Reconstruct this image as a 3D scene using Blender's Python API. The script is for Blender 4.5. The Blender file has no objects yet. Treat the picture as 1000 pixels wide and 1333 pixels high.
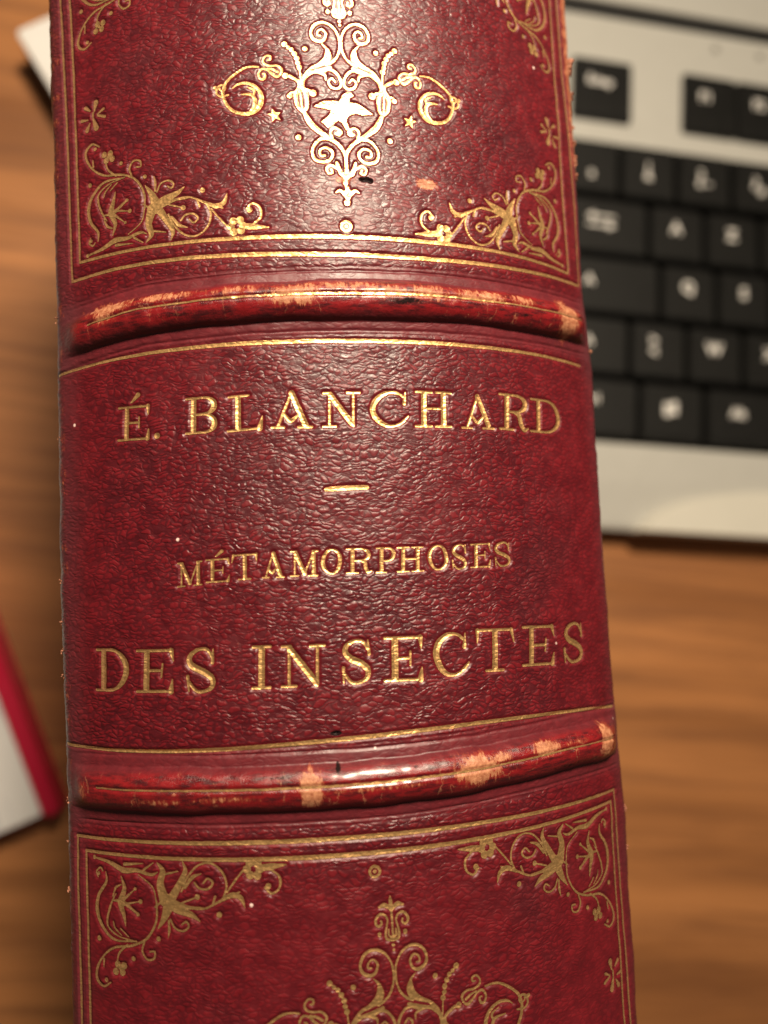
import bpy, bmesh, math, random, json
import numpy as np
from mathutils import Matrix, Vector
random.seed(4); rng = np.random.default_rng(4)
scene = bpy.context.scene
COL = scene.collection
MM = 0.001
SPINE_Z = 172.0            # spine crest above the desk, mm

# ------------------------------------------------------------------ camera
cam_d = bpy.data.cameras.new('camera'); cam = bpy.data.objects.new('camera', cam_d); COL.objects.link(cam)
def rot3(rx, ry, rz):
    return Matrix.Rotation(rz, 3, 'Z') @ Matrix.Rotation(ry, 3, 'Y') @ Matrix.Rotation(rx, 3, 'X')
Mw = rot3(9.91976026e-02, -1.70475322e-01, -5.24955759e-02).to_4x4()
Mw.translation = Vector((-11.6767843, -4.74114474, 76.8331541 + SPINE_Z)) * MM
cam.matrix_world = Mw
cam_d.sensor_width = 36; cam_d.sensor_fit = 'AUTO'; cam_d.lens = 36 * 1079 / 1333
cam_d.clip_start = 0.004; cam_d.clip_end = 20
cam_d.dof.use_dof = True; cam_d.dof.focus_distance = 0.0805; cam_d.dof.aperture_fstop = cam_d.lens / 2.0
scene.camera = cam
# ------------------------------------------------------------------ light
w = bpy.data.worlds.new('World'); scene.world = w; w.use_nodes = True
bg = w.node_tree.nodes['Background']; bg.inputs[0].default_value = (1.0, 0.80, 0.62, 1); bg.inputs[1].default_value = 0.085
ld = bpy.data.lights.new('desk_lamp_light', 'AREA'); ld.shape = 'DISK'; ld.size = 0.065; ld.energy = 2.2; ld.color = (1.0, 0.84, 0.64)
lamp = bpy.data.objects.new('desk_lamp_light', ld); COL.objects.link(lamp)
ldir = Vector((0.115, 0.64, 0.76)).normalized()
lamp.location = Vector((0, 0, SPINE_Z * MM)) + ldir * 0.27
lamp.rotation_euler = ldir.to_track_quat('Z', 'Y').to_euler()
scene.view_settings.view_transform = 'Standard'; scene.view_settings.look = 'None'
scene.view_settings.exposure = 0; scene.view_settings.gamma = 1

# ------------------------------------------------------------------ helpers
def tag(o, label=None, cat=None, group=None, kind=None):
    if label: o['label'] = label
    if cat: o['category'] = cat
    if group: o['group'] = group
    if kind: o['kind'] = kind
    return o
def empty(name, loc=(0, 0, 0), rz=0):
    o = bpy.data.objects.new(name, None); COL.objects.link(o); o.location = loc; o.rotation_euler = (0, 0, rz); o.empty_display_size = .01
    return o
def link(name, me, mat, parent=None):
    o = bpy.data.objects.new(name, me); COL.objects.link(o)
    if mat is not None and not me.materials: me.materials.append(mat)
    if parent: o.parent = parent
    return o
def np_mesh(name, verts, faces, attrs=None, smooth=True):
    """verts (n,3) metres, faces (m,k) all of one size"""
    me = bpy.data.meshes.new(name); n = len(verts); m, k = faces.shape
    me.vertices.add(n); me.vertices.foreach_set('co', np.ascontiguousarray(verts, np.float32).ravel())
    me.loops.add(m * k); me.loops.foreach_set('vertex_index', np.ascontiguousarray(faces, np.int32).ravel())
    me.polygons.add(m); me.polygons.foreach_set('loop_start', np.arange(0, m * k, k, dtype=np.int32))
    me.polygons.foreach_set('use_smooth', np.full(m, smooth, dtype=bool))
    me.update(calc_edges=True)
    for nm, a in (attrs or {}).items():
        if a.ndim == 2:
            at = me.attributes.new(nm, 'FLOAT_VECTOR', 'POINT'); at.data.foreach_set('vector', np.ascontiguousarray(a, np.float32).ravel())
        else:
            at = me.attributes.new(nm, 'FLOAT', 'POINT'); at.data.foreach_set('value', np.ascontiguousarray(a, np.float32))
    return me
def bm_obj(name, bm, mat, parent=None, smooth=False):
    me = bpy.data.meshes.new(name); bm.normal_update(); bm.to_mesh(me); bm.free()
    if smooth:
        for p in me.polygons: p.use_smooth = True
    return link(name, me, mat, parent)
def prism(outline, z0, z1, bevel=0, seg=2, taper=None):
    """closed outline (x,y) mm extruded from z0 to z1, edges rounded; metres out"""
    bm = bmesh.new()
    lo = [bm.verts.new((x * MM, y * MM, z0 * MM)) for x, y in outline]
    top = taper or outline
    hi = [bm.verts.new((x * MM, y * MM, z1 * MM)) for x, y in top]
    bm.faces.new(lo[::-1]); ft = bm.faces.new(hi); n = len(lo)
    for i in range(n): bm.faces.new((lo[i], lo[(i + 1) % n], hi[(i + 1) % n], hi[i]))
    bmesh.ops.recalc_face_normals(bm, faces=bm.faces)
    if bevel:
        bmesh.ops.bevel(bm, geom=list(bm.edges), offset=bevel * MM, segments=seg, affect='EDGES', clamp_overlap=True)
    return bm
def rect(x0, x1, y0, y1): return [(x0, y0), (x1, y0), (x1, y1), (x0, y1)]
def rrect(x0, x1, y0, y1, r, n=4):
    pts = []
    for cx, cy, a in ((x1 - r, y0 + r, -90), (x1 - r, y1 - r, 0), (x0 + r, y1 - r, 90), (x0 + r, y0 + r, 180)):
        for k in range(n + 1):
            t = math.radians(a + 90 * k / n); pts.append((cx + r * math.cos(t), cy + r * math.sin(t)))
    return pts

# ------------------------------------------------------------------ materials
class NT:
    def __init__(s, name):
        s.m = bpy.data.materials.new(name); s.m.use_nodes = True; s.t = s.m.node_tree; s.t.nodes.clear()
        s.out = s.n('ShaderNodeOutputMaterial'); s.b = s.n('ShaderNodeBsdfPrincipled'); s.l(s.b.outputs[0], s.out.inputs[0])
    def n(s, t, **k):
        x = s.t.nodes.new(t)
        for a, v in k.items(): setattr(x, a, v)
        return x
    def l(s, a, b): s.t.links.new(a, b)
    def put(s, sock, v):
        if isinstance(v, bpy.types.NodeSocket): s.l(v, sock)
        else: sock.default_value = v
    def mix(s, f, a, b):
        x = s.n('ShaderNodeMix', data_type='RGBA'); s.put(x.inputs[0], f); s.put(x.inputs[6], a); s.put(x.inputs[7], b); return x.outputs[2]
    def math(s, op, a, b=0.0, c=None):
        x = s.n('ShaderNodeMath', operation=op); s.put(x.inputs[0], a); s.put(x.inputs[1], b)
        if c is not None: s.put(x.inputs[2], c)
        return x.outputs[0]
    def ramp(s, v, a, b, x=0.0, y=1.0, smooth=True):
        r = s.n('ShaderNodeMapRange', interpolation_type='SMOOTHSTEP' if smooth else 'LINEAR'); s.put(r.inputs[0], v)
        for i, q in zip((1, 2, 3, 4), (a, b, x, y)): s.put(r.inputs[i], q)
        return r.outputs[0]
    def noise(s, vec, scale, detail=3, rough=.55, dist=0.0):
        x = s.n('ShaderNodeTexNoise'); s.l(vec, x.inputs['Vector']); x.inputs['Scale'].default_value = scale
        x.inputs['Detail'].default_value = detail; x.inputs['Roughness'].default_value = rough; x.inputs['Distortion'].default_value = dist; return x
    def vor(s, vec, scale, feature='F1', rnd=1.0):
        x = s.n('ShaderNodeTexVoronoi', feature=feature); s.l(vec, x.inputs['Vector']); x.inputs['Scale'].default_value = scale
        x.inputs['Randomness'].default_value = rnd; return x
    def mapping(s, vec, rot=(0, 0, 0), scale=(1, 1, 1), loc=(0, 0, 0)):
        x = s.n('ShaderNodeMapping'); s.l(vec, x.inputs[0]); x.inputs[1].default_value = loc; x.inputs[2].default_value = rot; x.inputs[3].default_value = scale; return x.outputs[0]
    def attr(s, name): return s.n('ShaderNodeAttribute', attribute_name=name)
    def bump(s, h, dist, strength=1.0, normal=None):
        x = s.n('ShaderNodeBump'); s.put(x.inputs['Strength'], strength); x.inputs['Distance'].default_value = dist; s.l(h, x.inputs['Height'])
        if normal: s.l(normal, x.inputs['Normal'])
        return x.outputs[0]
    def set(s, **k):
        names = dict(color='Base Color', rough='Roughness', metal='Metallic', normal='Normal', spec='Specular IOR Level', coat='Coat Weight', coat_rough='Coat Roughness')
        for a, v in k.items(): s.put(s.b.inputs[names[a]], v)
        return s
def vadd(N, vec, nz, amt):
    sub = N.n('ShaderNodeVectorMath', operation='SUBTRACT'); N.l(nz, sub.inputs[0]); sub.inputs[1].default_value = (.5, .5, .5)
    sc = N.n('ShaderNodeVectorMath', operation='SCALE'); N.l(sub.outputs[0], sc.inputs[0]); sc.inputs['Scale'].default_value = amt
    ad = N.n('ShaderNodeVectorMath', operation='ADD'); N.l(vec, ad.inputs[0]); N.l(sc.outputs[0], ad.inputs[1]); return ad.outputs[0]

def grain(N, surf):
    """pebbled morocco grain: long rounded cells lying slantwise across the spine, in mm"""
    wob = N.noise(surf, .40, 3).outputs['Color']
    p = vadd(N, surf, wob, 1.7)
    wob2 = N.noise(surf, 1.5, 2).outputs['Color']
    p = vadd(N, p, wob2, .24)
    m1 = N.mapping(p, rot=(0, 0, math.radians(15)), scale=(1.12, 2.5, 1))
    f1 = N.vor(m1, 1.0, 'F1').outputs['Distance']; f2 = N.vor(m1, 1.0, 'F2').outputs['Distance']
    gap = N.math('SUBTRACT', f2, f1)
    c1 = N.ramp(gap, 0.0, .62)
    m2 = N.mapping(p, rot=(0, 0, math.radians(27)), scale=(1.9, 3.8, 1), loc=(3, 5, 1))
    v2 = N.vor(m2, 1.0, 'SMOOTH_F1').outputs['Distance']
    fine = N.noise(surf, 8.0, 3, .6).outputs['Fac']
    dome = N.math('SUBTRACT', 1.0, N.math('MULTIPLY', f1, f1))
    h = N.math('MULTIPLY_ADD', c1, .36, N.math('MULTIPLY', dome, .50))
    h = N.math('MULTIPLY_ADD', v2, -.30, h)
    h = N.math('MULTIPLY_ADD', fine, .07, h)
    return h, c1, fine

def leather_mat():
    N = NT('crimson_morocco_leather')
    surf = N.attr('surf').outputs['Vector']
    press = N.attr('press').outputs['Fac']; wear = N.attr('wear').outputs['Fac']; stain = N.attr('stain').outputs['Fac']; crest = N.attr('crest').outputs['Fac']; edge = N.attr('edge').outputs['Fac']
    h, c1, fine = grain(N, surf)
    big = N.noise(surf, .075, 4, .6).outputs['Fac']; mid = N.noise(surf, .45, 4, .65).outputs['Fac']; small = N.noise(surf, 2.0, 4, .7).outputs['Fac']
    base = N.mix(N.ramp(mid, .30, .74), (.088, .0037, .0072, 1), (.138, .0046, .0092, 1))
    base = N.mix(N.math('MULTIPLY', N.ramp(big, .52, .68), .48), base, (.062, .0085, .012, 1))      # brownish handling bloom
    base = N.mix(N.math('MULTIPLY', N.ramp(c1, .45, 0.0), N.math('MULTIPLY_ADD', press, -.5, .62)), base, (.022, .003, .006, 1))        # dirt settled in the grain
    base = N.mix(N.math('MULTIPLY', N.ramp(small, .62, .78), .15), base, (.25, .009, .014, 1))
    base = N.mix(N.math('MULTIPLY', edge, .55), base, (.085, .022, .028, 1))
    # rubbed crest of the bands: brighter dye with black scratches
    strk = N.noise(N.mapping(surf, scale=(.45, 1.9, 1)), 1.0, 5, .7).outputs['Fac']
    cr = N.mix(N.ramp(strk, .36, .60), (.035, .0035, .005, 1), (.215, .0065, .0085, 1))
    base = N.mix(N.math('MULTIPLY', crest, .8), base, cr)
    scr = N.noise(N.mapping(surf, scale=(2.4, .95, 1)), 1.1, 6, .78).outputs['Fac']
    wsum = N.math('ADD', wear, N.math('MULTIPLY', N.math('SUBTRACT', scr, .5), 2.3))
    base = N.mix(N.math('MULTIPLY', N.ramp(wsum, .28, .58), .8), base, N.mix(small, (.16, .016, .010, 1), (.30, .060, .028, 1)))
    wf = N.ramp(N.math('ADD', wear, N.math('MULTIPLY', N.math('SUBTRACT', scr, .5), 2.3)), .54, .68)
    tan = N.mix(N.ramp(small, .35, .7), (.27, .088, .042, 1), (.50, .225, .118, 1))
    base = N.mix(wf, base, tan)
    ck = N.vor(N.mapping(vadd(N, surf, N.noise(surf, .9, 3).outputs['Color'], 1.1), scale=(.42, .10, 1)), 1.0, 'DISTANCE_TO_EDGE').outputs['Distance']
    ckf = N.math('MULTIPLY', N.math('MULTIPLY', N.ramp(ck, .022, .008), crest), N.ramp(mid, .50, .62))
    base = N.mix(N.math('MULTIPLY', ckf, .55), base, (.42, .17, .09, 1))
    stf = N.ramp(N.math('ADD', stain, N.math('MULTIPLY', N.math('SUBTRACT', small, .5), .6)), .4, .6)
    base = N.mix(N.ramp(N.math('ADD', stain, N.math('MULTIPLY', N.math('SUBTRACT', small, .5), .6)), .4, .6), base, (.012, .006, .006, 1))
    # flecks of pale dust
    dv = N.vor(surf, .34); dd = N.ramp(dv.outputs['Distance'], .075, .03);
    sep = N.n('ShaderNodeSeparateColor'); N.l(dv.outputs['Color'], sep.inputs[0])
    base = N.mix(N.math('MULTIPLY', dd, N.ramp(sep.outputs[0], .955, .96)), base, (.75, .55, .5, 1))
    rough = N.math('MULTIPLY_ADD', press, .06, N.ramp(mid, .3, .7, .34, .48))
    rough = N.math('ADD', rough, N.math('MULTIPLY', wf, .15))
    rough = N.math('SUBTRACT', rough, N.math('MULTIPLY', crest, .14))
    amp = N.math('MULTIPLY', N.math('SUBTRACT', 1.0, N.math('MULTIPLY', press, .75)), N.ramp(big, .3, .6, .65, 1.0))
    amp = N.math('MULTIPLY', amp, N.math('SUBTRACT', 1.0, N.math('MULTIPLY', crest, .55)))
    nb = N.bump(h, .000115, amp)
    nb = N.bump(scr, .00010, N.math('MULTIPLY_ADD', crest, .7, .06), nb)
    N.set(color=base, rough=rough, normal=nb, spec=N.math('MULTIPLY_ADD', stf, -.32, .36), coat=N.math('MULTIPLY', N.math('MULTIPLY_ADD', crest, .35, .20), N.math('SUBTRACT', 1.0, stf)), coat_rough=N.math('MULTIPLY_ADD', crest, -.17, .39))
    return N.m

def gold_mat():
    N = NT('gold_leaf')
    surf = N.attr('surf').outputs['Vector']
    h, c1, fine = grain(N, surf)
    mid = N.noise(surf, .9, 4, .65).outputs['Fac']; small = N.noise(surf, 4.0, 4, .7).outputs['Fac']
    wornside = N.attr('wear').outputs['Fac']
    g = N.mix(mid, (.64, .35, .125, 1), (.86, .55, .24, 1))
    rub = N.noise(surf, .28, 4, .7).outputs['Fac']
    worn = N.ramp(N.math('ADD', N.math('MULTIPLY_ADD', N.math('SUBTRACT', rub, .5), .55, small), N.math('MULTIPLY', wornside, .22)), 
            .60, .74)
    col = N.mix(N.math('MULTIPLY', worn, .8), g, (.10, .025, .016, 1))
    N.set(color=col, rough=N.ramp(small, .3, .7, .34, .50), metal=N.math('MULTIPLY_ADD', worn, -.6, .90), normal=N.bump(h, .00010, .42))
    return N.m

def cloth_mat():
    N = NT('red_book_cloth'); tc = N.n('ShaderNodeTexCoord').outputs['Object']
    n1 = N.noise(tc, 900, 3).outputs['Fac']; n2 = N.noise(tc, 60, 4).outputs['Fac']
    N.set(color=N.mix(n2, (.12, .010, .018, 1), (.20, .014, .024, 1)), rough=.6, normal=N.bump(n1, .0003, .5)); return N.m
def paper_mat(name, a, b, axis=2, s=1600):
    N = NT(name); tc = N.n('ShaderNodeTexCoord').outputs['Object']
    sc = [6, 6, 6]; sc[axis] = s
    n1 = N.noise(N.mapping(tc, scale=sc), 1, 3).outputs['Fac']
    N.set(color=N.mix(n1, a, b), rough=.75, normal=N.bump(n1, .0003, .4)); return N.m
def simple(name, color, rough=.5, metal=0.0, bump=0.0, scale=800, var=.08):
    N = NT(name); tc = N.n('ShaderNodeTexCoord').outputs['Object']
    n = N.noise(tc, scale, 3).outputs['Fac']; n2 = N.noise(tc, scale * .06, 3).outputs['Fac']
    dk = tuple(c * (1 - 2 * var) for c in color[:3]) + (1,)
    N.set(color=N.mix(n2, dk, color), rough=N.ramp(n2, .3, .7, max(rough - .05, 0), rough + .05), metal=metal)
    if bump: N.set(normal=N.bump(n, bump, .6))
    return N.m
def wood_mat():
    N = NT('brown_desk_wood'); tc = N.n('ShaderNodeTexCoord').outputs['Object']
    q = N.mapping(tc, rot=(0, 0, math.radians(8)))
    wob = N.noise(N.mapping(q, scale=(6, 14, 6)), 1, 3).outputs['Color']
    q = vadd(N, q, wob, .007)
    band = N.noise(N.mapping(q, scale=(3, 44, 3)), 1, 5, .66, .3).outputs['Fac']
    fine = N.noise(N.mapping(q, scale=(12, 230, 12)), 1, 4, .65).outputs['Fac']
    pore = N.noise(N.mapping(q, scale=(60, 1500, 60)), 1, 2).outputs['Fac']
    c = N.mix(N.ramp(band, .30, .68), (.25, .098, .033, 1), (.50, .210, .072, 1))
    c = N.mix(N.math('MULTIPLY', N.ramp(fine, .45, .66), .5), c, (.16, .060, .022, 1))
    c = N.mix(N.math('MULTIPLY', N.ramp(pore, .6, .75), .3), c, (.10, .035, .014, 1))
    N.set(color=c, rough=N.ramp(fine, .3, .7, .42, .55), normal=N.bump(fine, .0002, .4), spec=.4); return N.m

LEATHER = leather_mat(); GOLD = gold_mat(); CLOTH = cloth_mat()
PAGES = paper_mat('cream_page_edges', (.42, .34, .22, 1), (.60, .50, .35, 1), 0, 2200)
FLESH = simple('torn_tan_leather', (.40, .155, .09, 1), .85, 0, .0004, 1500, .25)
WOOD = wood_mat()

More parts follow.
